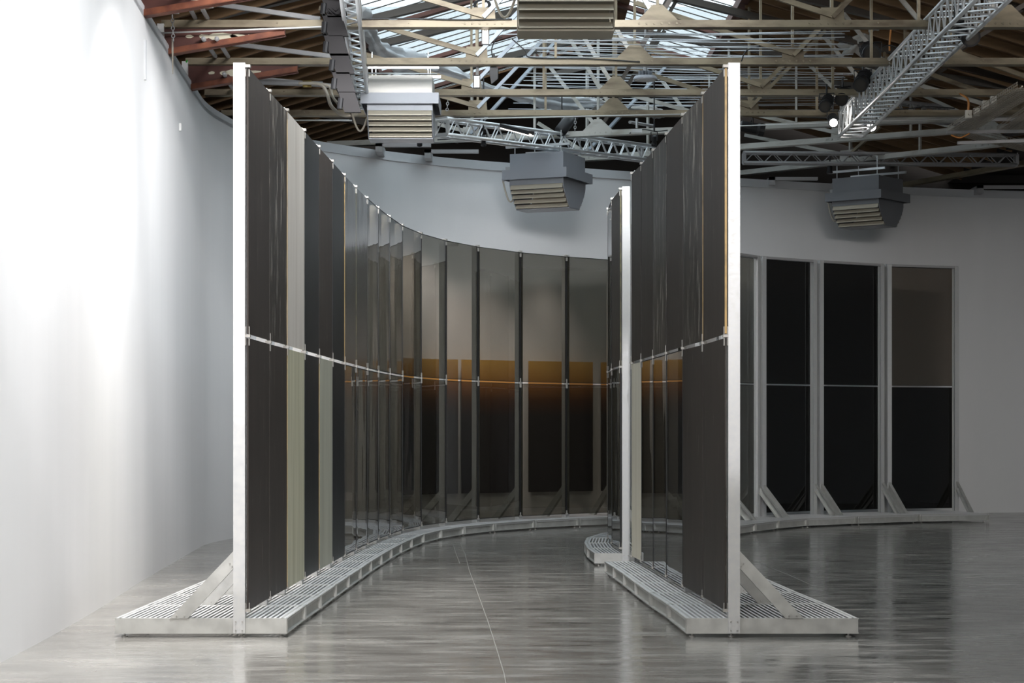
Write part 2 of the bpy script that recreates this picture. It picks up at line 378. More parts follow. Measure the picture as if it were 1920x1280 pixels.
# two small wall fittings: a flush strip and a slot
m = MB(); m.box((-3.50,18.75,4.95),(-3.44,18.95,5.0)); 
zz = .00515; p = P(287,111,zz)
m = MB(); m.beam((-3.572,19.6,CAMZ+(HOR-75)*.00516),(-3.572,19.6,CAMZ+(HOR-150)*.00516), .07, .05); m.build('slot_cover', M['cornice'], wl)
m = MB(); m.beam((-3.70,22.6,CAMZ+(HOR-236)*.006),(-3.70,22.6,CAMZ+(HOR-250)*.006), .03, .03); m.build('wall_plug', M['white'], wl)

# roof: a gable of boards on rafters with a long skylight
EZ = CAMZ+4.42; XL, XR, XM = -4.6, 7.9, 1.55; SL = .30
def roofz(x): return EZ+SL*(x-XL) if x < XM else EZ+SL*(XM-XL)-SL*(x-XM)
SKX0, SKX1, SKX2 = -2.05, 1.35, 3.2
ceil_root = bpy.data.objects.new('ceiling', None); C.objects.link(ceil_root); ceil_root.location = (0,0,EZ); ceil_root['kind'] = 'structure'
b = MB()
b.box((7.8,-8.3,EZ-.05),(12.7,36.3,EZ+.05)); b.build('flat_soffit', M['void'], ceil_root)
def slab(x0, x1, y0, y1, t, up, name, mt, par):
    m = MB(); z0, z1 = roofz(x0+1e-6), roofz(x1-1e-6)
    vs = [(x0,y0,z0+up),(x1,y0,z1+up),(x1,y1,z1+up),(x0,y1,z0+up),(x0,y0,z0+up+t),(x1,y0,z1+up+t),(x1,y1,z1+up+t),(x0,y1,z0+up+t)]
    m.add(vs, [(0,3,2,1),(4,5,6,7),(0,1,5,4),(1,2,6,5),(2,3,7,6),(3,0,4,7)]); return m.build(name, mt, par)
# boards (each its own piece); beyond view they are one sheet
SY0, SY1 = 9.0, 33.5
for (x0, x1) in ((XL, SKX0), (SKX2, XR)):
    y = 15.0
    while y < 36.0:
        slab(x0, x1, y+.008, y+.292, .03, .10, 'roof_board', M['wood'], ceil_root); y += .3
    slab(x0, x1, -8.3, 15.0, .03, .10, 'roof_sheet', M['wood'], ceil_root)
slab(SKX0, XM, -8.3, SY0, .03, .10, 'roof_sheet', M['wood'], ceil_root); slab(XM, SKX2, -8.3, SY0, .03, .10, 'roof_sheet', M['wood'], ceil_root)
slab(SKX0, XM, SY1, 36.3, .03, .10, 'roof_sheet', M['wood'], ceil_root); slab(XM, SKX2, SY1, 36.3, .03, .10, 'roof_sheet', M['wood'], ceil_root)
slab(SKX1, XM, SY0, SY1, .03, .10, 'ridge_board', M['wood'], ceil_root)
slab(XM, XM+.2, SY0, SY1, .03, .10, 'ridge_board', M['wood'], ceil_root)
y = 15.2
while y < 36:
    for (x0, x1) in ((XL, SKX0), (SKX2, XR)):
        slab(x0, x1, y, y+.05, .12, -.02, 'rafter', M['wood2'], ceil_root)
    y += .6
# back gable boarding behind the white wall
b = MB(); b.box((-7,36.3,0),(13,36.5,9)); struct(b.build('wall_behind', M['void']))
b = MB(); b.box((-7,-8.3,0),(-6.8,36.5,EZ+.2)); b.box((-7,-8.3,EZ-.0),(-4.5,36.5,EZ+.1)); struct(b.build('wall_outer', M['void']))
# skylight
sk = bpy.data.objects.new('window_1', None); C.objects.link(sk); sk.location = (0,0,EZ+1); sk['kind'] = 'structure'
y = SY0
while y < SY1-.01:
    slab(SKX0, SKX1, y, min(y+.4, SY1), .006, .14, 'pane', M['skylight'], sk)
    slab(XM+.2, SKX2, y, min(y+.4, SY1), .006, .14, 'pane', M['skylight'], sk)
    slab(SKX0, SKX1, y-.016, y+.016, .010, .13, 'glazing_bar', M['darksteel'], sk)
    slab(XM+.2, SKX2, y-.016, y+.016, .010, .13, 'glazing_bar', M['darksteel'], sk)
    y += .4
for y in (11.2,14.4,17.6,20.8,24.0,27.2,30.4,32.8):
    slab(SKX0-.3, XM, y-.07, y+.07, .06, .05, 'skylight_beam', M['redwood'], sk)
    slab(XM, SKX2+.3, y-.07, y+.07, .06, .05, 'skylight_beam', M['redwood'], sk)
for x in (SKX0, XM-.12, SKX2-.08):
    m = MB(); m.beam((x+.05,SY0,roofz(x)+.06),(x+.05,SY1,roofz(x)+.06),.12,.14); m.build('skylight_curb', M['redwood'], sk)

# ------------------------------------------------------------------ screen bays
GZ = .134      # top of the deck
def bay(J0, J1, N0, N1, uppers, lower, label, group, name='glass_screen', first=False, pair=False, detail=True, last=False, inner=.285, outer=.925, edge=None, edge_up=None, gap=.0):
    """One bay: deck module between joints J0,J1 (plan), N points to the braced side"""
    J0 = Vector((*J0,0)); J1 = Vector((*J1,0)); N0 = Vector((*N0,0)).normalized(); N1 = Vector((*N1,0)).normalized()
    root = thing(name, label, 'screen', (J0.x, J0.y, 0), group)
    D = (J1-J0); L = D.length; D.normalize(); N = ((N0+N1)/2).normalized()
    def at(t, s): a = J0+N0*s; c = J1+N1*s; return a.lerp(c, t)   # t along, s towards brace side
    e = .012/L
    # frame: channels
    m = MB()
    zb, zt = .027, GZ
    for s, sg in ((-inner, 1), (outer, -1)):
        a, c = at(e, s), at(1-e, s)
        off = N*.012*sg
        off2 = N*.028*sg
        # web, recessed, with top and bottom flanges
        m.beam(a+off2+Vector((0,0,(zb+zt)/2)), c+off2+Vector((0,0,(zb+zt)/2)), .006, zt-zb)
        m.beam(a+N*.025*sg+Vector((0,0,zb+.004)), c+N*.025*sg+Vector((0,0,zb+.004)), .05, .008)
        m.beam(a+N*.025*sg+Vector((0,0,zt-.004)), c+N*.025*sg+Vector((0,0,zt-.004)), .05, .008)
    for t in (e, 1-e):
        a, c = at(t, -inner+.004), at(t, outer-.004)
        m.beam(a+Vector((0,0,(zb+zt)/2)), c+Vector((0,0,(zb+zt)/2)), .008, zt-zb)
        dd = D*(.02 if t < .5 else -.02)
        m.beam(a+dd+Vector((0,0,zb+.004)), c+dd+Vector((0,0,zb+.004)), .04, .008)
        m.beam(a+dd+Vector((0,0,zt-.004)), c+dd+Vector((0,0,zt-.004)), .04, .008)
    m.build('deck_frame', M['galv_dull'], root)
    # vertical stiffener plates on both long sides
    for s in (-inner, outer):
        for t in (.035, .965):
            m = MB(); c = at(t, s*(1-.014/abs(s))); m.obox(c+Vector((0,0,(zb+zt)/2)), D*.004, N*.014, Vector((0,0,(zt-zb)/2-.008))); m.build('stiffener', M['galv_dull'], root)
    # grating
    n = int((inner+outer-.03)/.0365)
    gr = MB()
    for k in range(2):
        t = .02+.96*k; a, c = at(t, -inner+.012), at(t, outer-.012)
        gr.beam(a+Vector((0,0,zt-.006)), c+Vector((0,0,zt-.006)), .014, .010)
    g = gr.build('grating', M['bar'], root)
    if not detail: gr = MB()
    for k in range(n+1):
        s = -inner+.018+(inner+outer-.036)*k/n
        if .0 < s < .10 and first: t0 = .03
        else: t0 = .012/L
        a, c = at(t0, s)+Vector((0,0,zt-.012)), at(1-.012/L, s)+Vector((0,0,zt-.012))
        if detail:
            bb = MB(); bb.beam(a, c, .017, .027); bb.build('grating_bar', M['bar'], g)
        else: gr.beam(a, c, .017, .027)
    if not detail: gr.build('grating_bars', M['bar'], g, kind='stuff')
    # feet
    for t, s in ((.06,-inner+.05),(.06,outer-.06),(.94,-inner+.05),(.94,outer-.06),(.06,.04)):
        m = MB(); c = at(t, s); m.tube([c+Vector((0,0,.0)), c+Vector((0,0,.006))], .022, 10); m.tube([c, c+Vector((0,0,.03))], .007, 8); m.build('levelling_foot', M['bolt'], root)
    # posts and braces
    def post(t, c_in, full=True):
        T = D if t < .5 else -D
        base = at(t, 0)
        m = MB(); w0, w1 = .008, .090     # across the wall
        zlo = .03
        top = CAMZ+2.547
        o = base+T*c_in
        Nn = N0 if t < .5 else N1
        if first and t < .5: o = base - T*.012; 
        dep = .075
        # C-channel: web faces the walker, flanges run back
        def bx(s0, s1, d0, d1):
            c = o+Nn*(s0+s1)/2+T*(d0+d1)/2
            m.obox(c+Vector((0,0,(zlo+top)/2)), Nn*(s1-s0)/2, T*(d1-d0)/2, Vector((0,0,(top-zlo)/2)))
        bx(w0, w1, 0, .006); bx(w0, w0+.006, .006, dep); bx(w1-.006, w1, .006, dep)
        p = m.build('post', M['galv'], root)
        # bolts at the foot
        m = MB()
        for zz in (.05, .112):
            for s in (.026, .072):
                c = o+Nn*s-T*.002+Vector((0,0,zz)); m.tube([c, c-T*.006], .006, 6)
        m.build('bolts', M['bolt'], p, kind='stuff')
        # brace: flat channel from post to deck
        m = MB()
        q = [o+Nn*.088+Vector((0,0,.605)), o+Nn*.088+Vector((0,0,.490)), o+Nn*.415+Vector((0,0,GZ)), o+Nn*.535+Vector((0,0,GZ))]
        q = [v+T*.012 for v in q]
        m.plate(q, T, .006)
        k = Vector((0,0,1))*0
        m.plate([q[0]-T*.003, q[3]-T*.003, q[3]+T*.045, q[0]+T*.045], (q[3]-q[0]).cross(T), .005)
        m.plate([q[1]-T*.003, q[2]-T*.003, q[2]+T*.045, q[1]+T*.045], (q[3]-q[0]).cross(T), .005)
        br = m.build('brace', M['galv_dull'], root)
        m = MB()
        for c in (q[0]+(q[1]-q[0])*.5+(q[3]-q[0])*.06, q[0]+(q[1]-q[0])*.85+(q[3]-q[0])*.02, q[3]+(q[2]-q[3])*.25-(q[3]-q[0])*.04, q[3]+(q[2]-q[3])*.7-(q[3]-q[0])*.04):
            m.tube([c-T*.003, c-T*.010], .0065, 6)
        m.build('bolts', M['bolt'], br, kind='stuff')
    if pair:
        post(0, .0+gap); post(1, .0+gap)
        a = at(gap/L, .05); c = at(1-gap/L, .05); zz = Vector((0,0,CAMZ+2.535))
        m = MB(); m.beam(a+zz, c+zz, .05, .035); m.build('top_rail', M['pipe'], root)
    else:
        post(0, .0 if first else .004)
        if last: post(1, .0)
    # panes
    g0 = .010/L if not first else .018/L
    pn = -N*.006
    z_bot, z_s0, z_s1, z_top = GZ+.055, CAMZ+.622, CAMZ+.652, CAMZ+2.515
    for zz0, zz1, mt, nm, ed in ((z_s1, z_top, uppers, 'upper_pane', edge_up), (z_bot, z_s0, lower, 'lower_pane', edge)):
        m = MB(); a, c = at(g0, 0)+pn, at(1-.010/L, 0)+pn
        m.beam(a+Vector((0,0,(zz0+zz1)/2)), c+Vector((0,0,(zz0+zz1)/2)), .012, zz1-zz0)
        o = m.build(nm, M[mt], root)
        if ed:
            m = MB(); q = at(g0, 0)+pn-D*.0025
            m.obox(q+Vector((0,0,(zz0+zz1)/2)), N*.0075, D*.002, Vector((0,0,(zz1-zz0)/2-.002))); m.build('pane_edge', M[ed], o)
        # dark sealing tape along top and bottom edges of see-through panes
        if mt in ('smoke','smoke_wavy','clear_wavy','black_glass','brown_glass'):
            m = MB()
            for z in (zz0, zz1): m.beam(a+Vector((0,0,z)), c+Vector((0,0,z)), .016, .008)
            for t in (g0, 1-.010/L):
                q = at(t,0)+pn; m.obox(q+Vector((0,0,(zz0+zz1)/2)), N*.008, D*.005, Vector((0,0,(zz1-zz0)/2)))
            m.build('edge_seal', M['cable'], o)
    # clamps holding the panes at the joint
    ends = [(0, 1)] + ([(1, -1)] if (pair or last) else [])
    for t, sg in ends:
        J = at(t, 0)+D*sg*(.022 if first else .004)
        for z, up, dn in ((z_bot, .04, .0), ((z_s0+z_s1)/2, .055, .055), (z_top, .0, .05)):
            h0 = z-dn; h1 = z+up; m = MB()
            for s in (-.018, .006):
                if up: m.obox(J+N*s+Vector((0,0,(z+.012+h1+.012)/2)), D*.010, N*.002, Vector((0,0,up/2)))
                if dn: m.obox(J+N*s+Vector((0,0,(z-.012+h0-.012)/2)), D*.018, N*.002, Vector((0,0,dn/2)))
            m.obox(J-N*.004+Vector((0,0,z+(.012 if z > 3 else 0))), D*.02, N*.022, Vector((0,0,.010)))
            m.build('clamp', M['heater_top'], root)
    return root

def jl(pix): 
    out = []
    for px, py in pix:
        z = 2.515/(HOR-py-1) ; out.append(((px-960)*z, F*z))
    return out
# left row, joints read off the tops of the panes
LJ = [(-1.860, 14.19)] + [(x*1.0, y) for x, y in [
    (-1.835,15.24),(-1.805,16.16),(-1.778,17.25),(-1.750,18.26),(-1.718,19.26),(-1.689,20.3),(-1.650,21.3),(-1.605,22.32),(-1.550,23.31),(-1.478,24.30),(-1.382,25.36),
    (-1.194,26.42),(-.905,27.40),(-.487,28.34),(.108,29.26),(.795,29.98),(1.480,30.56),(2.25,31.05),(3.05,31.38)]]
RJ = [(1.505,14.19),(1.459,15.36),(1.394,16.40),(1.343,17.48),(1.300,18.50),(1.253,19.44),(1.204,20.2)]
R2 = [(1.160,21.50),(1.118,22.46),(1.122,23.48),(1.185,24.50),(1.40,25.52),(1.78,26.55),(2.10,27.52),(2.55,28.5),(3.02,29.4),(3.66,30.33),(4.64,31.08),(5.82,31.84),(7.10,32.30)]
def normals(J, side, first=None):
    out = []
    for i in range(len(J)):
        a = Vector(J[max(i-1,0)]); c = Vector(J[min(i+1,len(J)-1)]); d = (c-a).normalized()
        out.append(Vector((-d.y, d.x))*side)
    if first: out[0] = Vector(first)
    return out
ORD = ['nearest','second','third','fourth','fifth','sixth','seventh','eighth','ninth','tenth','eleventh','twelfth','thirteenth','fourteenth','fifteenth','sixteenth','seventeenth','eighteenth','nineteenth']
NL = normals(LJ, 1, (-1,0)); NR = normals(RJ, -1, (1,0)); N2 = normals(R2, -1, (1,0)); 
LT = [('dark1','dark1','brown-black panes above and below'),('dark2','dark1','scratched black pane over brown-black'),('beige','olive','beige pane over olive pane'),
      ('dark3','dark3','plain blue-black panes'),('dark1','greyolive','dark pane over grey-olive pane'),('dark3','dark3','black panes beside the amber edge'),
      ('marble','smoke_wavy','marbled black pane over smoked glass'),('marble','smoke_wavy','narrow-looking marbled pane over wavy glass')]
for i in range(len(LJ)-1):
    u, l, d = LT[i] if i < len(LT) else (('smoke_wavy' if i < 12 else 'smoke'), ('smoke_wavy' if i < 12 else 'smoke'), 'smoked see-through glass')
    if i == 0: lab = 'nearest bay of the left screen row, bright end post, brown-black panes'
    else: lab = '%s bay from the near end of the left row, %s' % (ORD[i], d)
    bay(LJ[i], LJ[i+1], NL[i], NL[i+1], u, l, lab, 'screen bays of the left row', first=(i == 0), detail=i < 3, last=(i == len(LJ)-2),
        edge_up={2:'edge',6:'edge',7:'edge2',8:'edge2'}.get(i), edge={2:'edge',4:'edge',6:'edge2',7:'edge2',8:'edge2'}.get(i))
RT = [('dark1','dark1','brown-black panes'),('dark2','dark1','lightly scratched dark panes'),('dark1','clear_wavy','dark pane over mirror-like glass'),
      ('dark2','clear_wavy','scratched dark pane over mirror-like glass'),('dark1','clear_wavy','dark pane over glass beside cream pane'),('dark1','cream','dark pane over cream pane')]
for i in range(6):
    u, l, d = RT[i]
    lab = ('nearest bay of the right screen row, bright end post, %s' if i == 0 else ORD[i]+' bay from near end of the right row, %s') % d
    bay(RJ[i], RJ[i+1], NR[i], NR[i+1], u, l, lab, 'screen bays of the right row', first=(i == 0), detail=i < 3, last=(i == 5), edge_up={0:'edge',1:'edge'}.get(i))
for i in range(len(R2)-1):
    nfar = len(R2)-1-i      # 1 = farthest right
    kw = {}
    if i < 2: u, l = 'dark1' if i == 0 else 'smoke', 'smoke_wavy'
    elif nfar > 4: u, l = 'smoke', 'smoke'
    else: u, l = {4:('smoke','smoke'),3:('black_glass','black_glass'),2:('black_glass','black_glass'),1:('brown_glass','black_glass')}[nfar]
    if i == 0: lab = 'first bay of the curving rear row, pale end post behind the right row'
    elif nfar > 4: lab = '%s bay of the curving rear row, mostly hidden behind the right row' % ORD[i]
    else: lab = {4:'rear row bay partly hidden by the tall near right post, smoked glass',3:'braced frame of black glass, leftmost of three at back right',
                 2:'middle braced frame of black glass at back right',1:'rightmost braced frame at back, brown glass over black glass'}[nfar]
    bay(R2[i], R2[i+1], N2[i], N2[i+1], u, l, lab, 'screen bays of the curving rear row', first=(i == 0), detail=False, last=(nfar == 5), pair=(nfar <= 4), gap=.03, edge_up={0:'edge2',1:'edge2'}.get(i))

# ------------------------------------------------------------------ paintings on the back wall
def wall_y(x):
    for p, q in zip(BW, BW[1:]):
        if p[0] <= x <= q[0]: return p[1]+(q[1]-p[1])*(x-p[0])/(q[0]-p[0])
    return BW[-1][1]
for i, (xa, xb, lab) in enumerate(((-1.72,-.90,'orange to black canvas on back wall, leftmost of the four'),(-.82,.04,'orange to black canvas second from left on back wall'),
                          (.20,1.20,'orange to black canvas third from left, seen behind two smoked panes'),(1.35,2.36,'orange to black canvas on back wall, rightmost, cut off by the right row'))):
    ya, yb = wall_y(xa), wall_y(xb); d = Vector((xb-xa, yb-ya, 0)).normalized(); n = Vector((d.y, -d.x, 0))
    c = Vector(((xa+xb)/2, (ya+yb)/2, 0))+n*.12
    r = thing('gradient_canvas', lab, 'painting', (c.x, c.y, .47), 'gradient canvases on the back wall')
    m = MB(); m.obox(c+Vector((0,0,1.48)), d*(Vector((xb-xa,yb-ya)).length/2), n*.018, Vector((0,0,1.01))); m.build('canvas', M['painting'], r)
    m = MB(); h = Vector((xb-xa,yb-ya)).length/2
    for s in (-1,1): m.obox(c-n*.028+d*s*(h-.06)+Vector((0,0,1.48)), d*.02, n*.014, Vector((0,0,.97)))
    m.build('stretcher', M['wood2'], r)

# ------------------------------------------------------------------ roof trusses
CHZ = CAMZ+4.3
def truss(A, B, nodes, label, m1='chord', ridge=1.55, sl=.27, hmax=1.75, haunch=False, seed=0, vlit=True):
    """A,B: plan ends of the bottom chord; nodes: list of x positions along it carrying gussets"""
    A = Vector((*A, CHZ)); B = Vector((*B, CHZ)); D = (B-A).normalized(); n = Vector((-D.y, D.x, 0))
    root = thing('roof_truss', label, 'truss', (A.x, A.y, CHZ), 'steel trusses under the roof')
    def at(x, z=0): t = (x-A.x)/(B.x-A.x); return A.lerp(B, t)+Vector((0,0,z))
    def tz(x): return min(hmax, .25+(x-XL)*sl if x < ridge else .25+(ridge-XL)*sl-(x-ridge)*sl)
    m = MB(); m.beam(A, B, .07, .075); m.beam(A-Vector((0,0,.041)), B-Vector((0,0,.041)), .15, .010)
    bc = m.build('bottom_chord', M[m1], root)
    m = MB()
    rr = random.Random(seed+1)
    x = A.x+.4
    while x < B.x-.2:
        c = at(x, .005)-n*.036; m.tube([c, c-n*.008], .011, 6); x += .55+rr.random()*.3
    m.build('rivets', M[m1], bc, kind='stuff')
    m = MB(); xs = [A.x, ridge, B.x]; pts = [at(x, tz(x)) for x in xs]
    for p, q in zip(pts, pts[1:]): m.beam(p, q, .12, .09)
    m.build('top_chord', M['darksteel'], root)
    # nodes: gusset, vertical, two diagonals
    for k, x in enumerate(nodes):
        wide = (k % 2 == 1)
        g = MB(); w = .22 if wide else .13; hh = .20 if wide else .17
        pts = [at(x-w,.03), at(x+w,.03), at(x+(.05 if wide else .12),hh), at(x-(.05 if wide else .12),hh)]
        g.plate([p-n*.03 for p in pts], n, .008)
        go = g.build('gusset_plate', M[m1 if x < 2.2 else ('chord' if m1 == 'chord' else m1)], root)
        g = MB()
        for s in range(6):
            c = at(x-.2+.08*s, 0)-n*.037; g.tube([c, c-n*.008], .013, 6)
        g.build('rivets', M[m1], go, kind='stuff')
        v = MB(); hz = tz(x)
        v.beam(at(x,.05)+n*.01, at(x,hz)+n*.01, .03, .06, up=n); v.build('vertical', M[m1], root)
        if not wide:
            x1 = x-1.85; z1 = min(tz(max(x1, A.x)), .62+.03*k)
            v = MB(); v.beam(at(x,.08)-n*.045, at(max(x1,A.x+.1), z1)-n*.045, .045, .055); v.build('diagonal', M[m1], root)
            x2 = x+.92*min(1.7, tz(x+1.2))
            v = MB(); v.beam(at(x,.06)-n*.06, at(min(x2,B.x-.05), min(tz(min(x2,B.x)), (x2-x)*1.08))-n*.06, .05, .045); v.build('diagonal', M['skylit_steel' if x < 2 else 'chord'], root)
        else:
            for s in (-1, 1):
                x1 = x+s*.95
                v = MB(); v.beam(at(x+s*.05,.12)+n*.04, at(x1, tz(x1))+n*.04, .035, .05); v.build('diagonal', M['chord2' if s < 0 else 'darksteel'], root)
    # slim mid-verticals
    for k in range(0, len(nodes)-1, 2):
        x = (nodes[k]+nodes[k+1])/2; v = MB(); v.beam(at(x,.03)+n*.02, at(x,tz(x))+n*.02, .03, .045, up=n); v.build('vertical', M[m1], root)
    if haunch:
        m = MB(); z1 = -.05
        pts = [at(A.x+.02, z1), at(A.x+1.32, z1), at(A.x+1.32, z1-.09), at(A.x+.02, z1-.29)]
        m.plate(pts, n, .012); h = m.build('haunch_plate', M['rust'], root)
        m = MB(); p, q = at(A.x+.02, z1-.29), at(A.x+1.32, z1-.07)
        m.plate([p-n*.07, q-n*.07, q+n*.07, p+n*.07], (q-p).cross(n), .012)
        m.plate([p-n*.07, q-n*.07, q-n*.07+Vector((0,0,.055)), p-n*.07+Vector((0,0,.055))], n, .010)
        m.build('haunch_flange', M['rustedge'], h)
        m = MB()
        for c0, w, hgt in ((.62,.20,.050),(.80,.12,.035),(.30,.05,.02),(.45,.06,.03),(.95,.05,.025)):
            pts = []
            for a in range(9):
                an = a*2*math.pi/9; rj = .65+.35*rr.random()
                pts.append(at(A.x+c0+math.cos(an)*w*rj, z1-.085+math.sin(an)*hgt*rj)-n*.0075)
            m.plate(pts, n, .003)
        m.build('flaked_paint', M['flake'], h)
        m = MB(); c = at(A.x+.0, -.17); m.obox(c-n*.06, D*.035, n*.02, Vector((0,0,.16))); m.build('end_plate', M['white'], root)
    return root
def nd(x0, a, b, step=1.86): 
    out = []; x = x0
    while x > a: x -= step
    x += step
    while x < b: out.append(x); x += step
    return out
specs = [(.00516,-3.62,7.6,1.62,'steel roof truss nearest the camera, only its red haunch showing at top left'),
         (.005695,-3.74,7.6,1.555,'steel roof truss crossing behind the cut-off heater, near the upper edge, red haunch'),
         (.00628,-3.84,7.6,1.444,'steel roof truss level with the tops of the two near posts, red haunch'),
         (.00686,-3.95,7.7,1.338,'steel roof truss passing behind the square heater, below the post tops'),
         (.00731,-3.98,7.8,1.39,'steel roof truss just under the square heater housing, behind the cable rack')]
for i, (zz, xa, xb, xn, lab) in enumerate(specs):
    ns = [xn-5.58, xn-3.72, xn-1.86, xn, xn+1.86, xn+3.72, xn+5.58]
    ns = [x for x in ns if xa+.9 < x < xb-.3]
    if len(ns) and abs(ns[0]-(xn-3.72)) < .01: ns = ns[1:] if False else ns
    # keep xn on an odd index so it gets the wide gusset
    while ns.index(xn) % 2 == 0: ns = ns[1:]
    truss((xa, F*zz), (xb, F*zz), ns, lab, 'chord' if i < 4 else 'chord', haunch=(i < 3), seed=i)
sp2 = [((615,270),(1797,222),-.6,'slanting steel truss above the rear heater, rising to the right'),
       ((1000,304),(1772,246),1.2,'pale slanting steel truss just below the two lit spotlights'),
       ((1388,324),(1830,274),3.6,'pale slanting steel truss crossing over the dark heater at right'),
       ((1689,347),(1920,305),5.4,'farthest brown steel truss, from behind the dark heater to right edge')]
for i, (a, c, xn, lab) in enumerate(sp2):
    za, zc = 4.3/(HOR-a[1]), 4.3/(HOR-c[1])
    A = Vector(((a[0]-960)*za, F*za)); B = Vector(((c[0]-960)*zc, F*zc)); d = (B-A).normalized()
    B2 = B+d*((8.0-B.x)/d.x) if B.x < 8 else B
    ns = [x for x in [xn+1.86*k for k in range(-2, 5)] if A.x+.5 < x < B2.x-.4]
    truss(tuple(A), tuple(B2), ns, lab, 'chord2' if i < 3 else 'chord', sl=.22, hmax=1.5, seed=10+i)

# ------------------------------------------------------------------ heaters
def heater(c, rot, label, top='heater_top', body='heater', s=1.0, flip=False, tilt=0):
    """louvred unit heater; c = centre of the flange plane"""
    root = thing('unit_heater', label, 'heater', c, 'unit heaters hanging from the trusses')
    root.rotation_euler = (0, 0, rot)
    def part(m, name, mt, par=root):
        me = bpy.data.meshes.new(name); me.from_pydata(m.v, [], m.f); me.update(); fixn(me); me.materials.append(M[mt])
        o = bpy.data.objects.new(name, me); C.objects.link(o); o.parent = par; return o
    m = MB(); m.box((-.415*s,-.415*s,.07*s),(.415*s,.415*s,.31*s)); part(m, 'casing', top)
    m = MB(); 
    for x0,x1,y0,y1 in ((-.5,.5,-.5,-.49),(-.5,.5,.49,.5),(-.5,-.49,-.49,.49),(.49,.5,-.49,.49)): m.box((x0*s,y0*s,-.065*s),(x1*s,y1*s,.075*s))
    m.box((-.49*s,-.49*s,.055*s),(.49*s,.49*s,.068*s)); part(m, 'flange', body)
    m = MB(); m.box((-.42*s,-.42*s,-.14*s),(.42*s,.42*s,.05*s)); part(m, 'skirt', body)
    # tapered cheeks left and right
    for sx in (-1, 1):
        pts = []
        for k in range(7):
            t = k/6; pts.append((sx*.415*s, (-.42+.24*(t**1.5))*s, (-.13-.33*t)*s))
        pts2 = [(x, -y, z) for x, y, z in reversed(pts)]
        m = MB(); m.plate(pts+pts2, (1,0,0), .012); part(m, 'cheek', body)
    # blades on the two sloping faces
    for sy in (-1, 1):
        for k in range(5):
            t = (k+.3)/4.8; y = sy*(.42-.24*(t**1.5))*s; z = (-.15-.31*t)*s
            m = MB(); a = Vector((-.405*s, y, z)); d = Vector((0, sy*.55, -.75)).normalized() if k > 0 else Vector((0, sy*.3, -.9)).normalized()
            hw = .030*s
            m.obox((0, y, z), (.405*s,0,0), d*hw, d.cross(Vector((1,0,0)))*.003)
            m.obox((0, y+d.y*hw, z+d.z*hw), (.405*s,0,0), (0,.004,0), (0,0,.006))
            part(m, 'louver_blade', 'louver')
    m = MB(); m.box((-.415*s,-.19*s,-.475*s),(.415*s,.19*s,-.46*s)); part(m, 'bottom_pan', body)
    for x in (-.36,.36):
        for y in (-.36,.36): m = MB(); m.tube([(x*s,y*s,.30*s),(x*s,y*s,.62*s)], .008, 6); part(m, 'hanger_rod', 'alu')
    for y in (-.36,.36): m = MB(); m.beam((-.5*s,y*s,.42*s),(.5*s,y*s,.42*s),.035,.035); part(m, 'hanger_channel', 'alu')
    m = MB(); m.tube([(-.50*s,-.1,0),(-.60*s,-.12,.02),(-.66*s,-.12,-.02)], .028, 8); m.tube([(-.57*s,-.12,.02),(-.57*s,-.12,.13)], .02, 8); m.box((-.60*s,-.16,.12),(-.53*s,-.08,.17)); part(m, 'valve', 'pipe')
    hs = [Vector((-.66*s,-.12,-.02))+Vector((.26*s*t, -.02*t, -.32*math.sin(math.pi*min(1,t*1.05))*.9-.08*t)) for t in [k/12 for k in range(13)]]
    m = MB(); m.tube(hs, .013, 6); part(m, 'hose', 'tray')
    return root
def hc(px, py, zz): return tuple(P(px, py, zz))
heater(hc(1060,-36,.00466), math.radians(0), 'beige louvred heater cut off by top edge, nearest and largest', 'heater_top', 'louver')
heater(hc(753,196,.0066), 0, 'square heater with pale top box beside the dark ribbed strip', 'heater_top', 'heater', s=.95)
heater(hc(1027,333,.00788), math.radians(-24), 'light grey louvred heater hanging in the middle before the back wall', 'heater', 'heater', s=1.02)
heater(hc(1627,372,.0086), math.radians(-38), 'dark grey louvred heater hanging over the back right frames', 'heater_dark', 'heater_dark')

# ------------------------------------------------------------------ lattice truss, cable things
def lattice(A, B, w, label, mt='alu', r=.024, step=.30, up=(0,0,1), rr=.010):
    A = Vector(A); B = Vector(B); D = (B-A); L = D.length; D.normalize()
    sd = D.cross(Vector(up)).normalized(); u = sd.cross(D)
    root = thing('lattice_truss', label, 'truss', tuple(A))
    cs = [(i, j) for i in (-1, 1) for j in (-1, 1)]
    for i, j in cs:
        m = MB(); o = sd*i*w/2+u*j*w/2; m.tube([A+o, B+o], r, 8); m.build('chord_tube', M[mt], root, smooth=True)
    n = int(L/step); m = MB()
    for k in range(n):
        a = A+D*L*k/n; c = A+D*L*(k+.5)/n; e = A+D*L*(k+1)/n
        for (i, j, i2, j2) in ((-1,-1,-1,1),(1,-1,1,1),(-1,-1,1,-1),(-1,1,1,1)):
            o1 = sd*i*w/2+u*j*w/2; o2 = sd*i2*w/2+u*j2*w/2
            m.tube([a+o1, c+o2, e+o1], rr, 5, cap=False)
    m.build('lacing_bars', M[mt], root, kind='stuff')
    for e in (A, B):
        m = MB()
        for i, j, i2, j2 in ((-1,-1,1,-1),(1,-1,1,1),(1,1,-1,1),(-1,1,-1,-1)):
            m.beam(e+sd*i*w/2+u*j*w/2, e+sd*i2*w/2+u*j2*w/2, .03, .05)
        m.build('end_frame', M[mt], root)
    return root
lattice(P(650,-60,.0052), P(679,190,.0067), .16, 'aluminium lattice truss running back beside the dark ribbed strip')
lattice((4.55,16.5,CAMZ+4.25), (4.62,27.6,CAMZ+4.12), .32, 'aluminium lattice truss running back at upper right behind black spotlights')
lattice(P(828,238,.0073), P(1215,288,.0083), .22, 'white lattice truss slanting behind and above the middle heater')
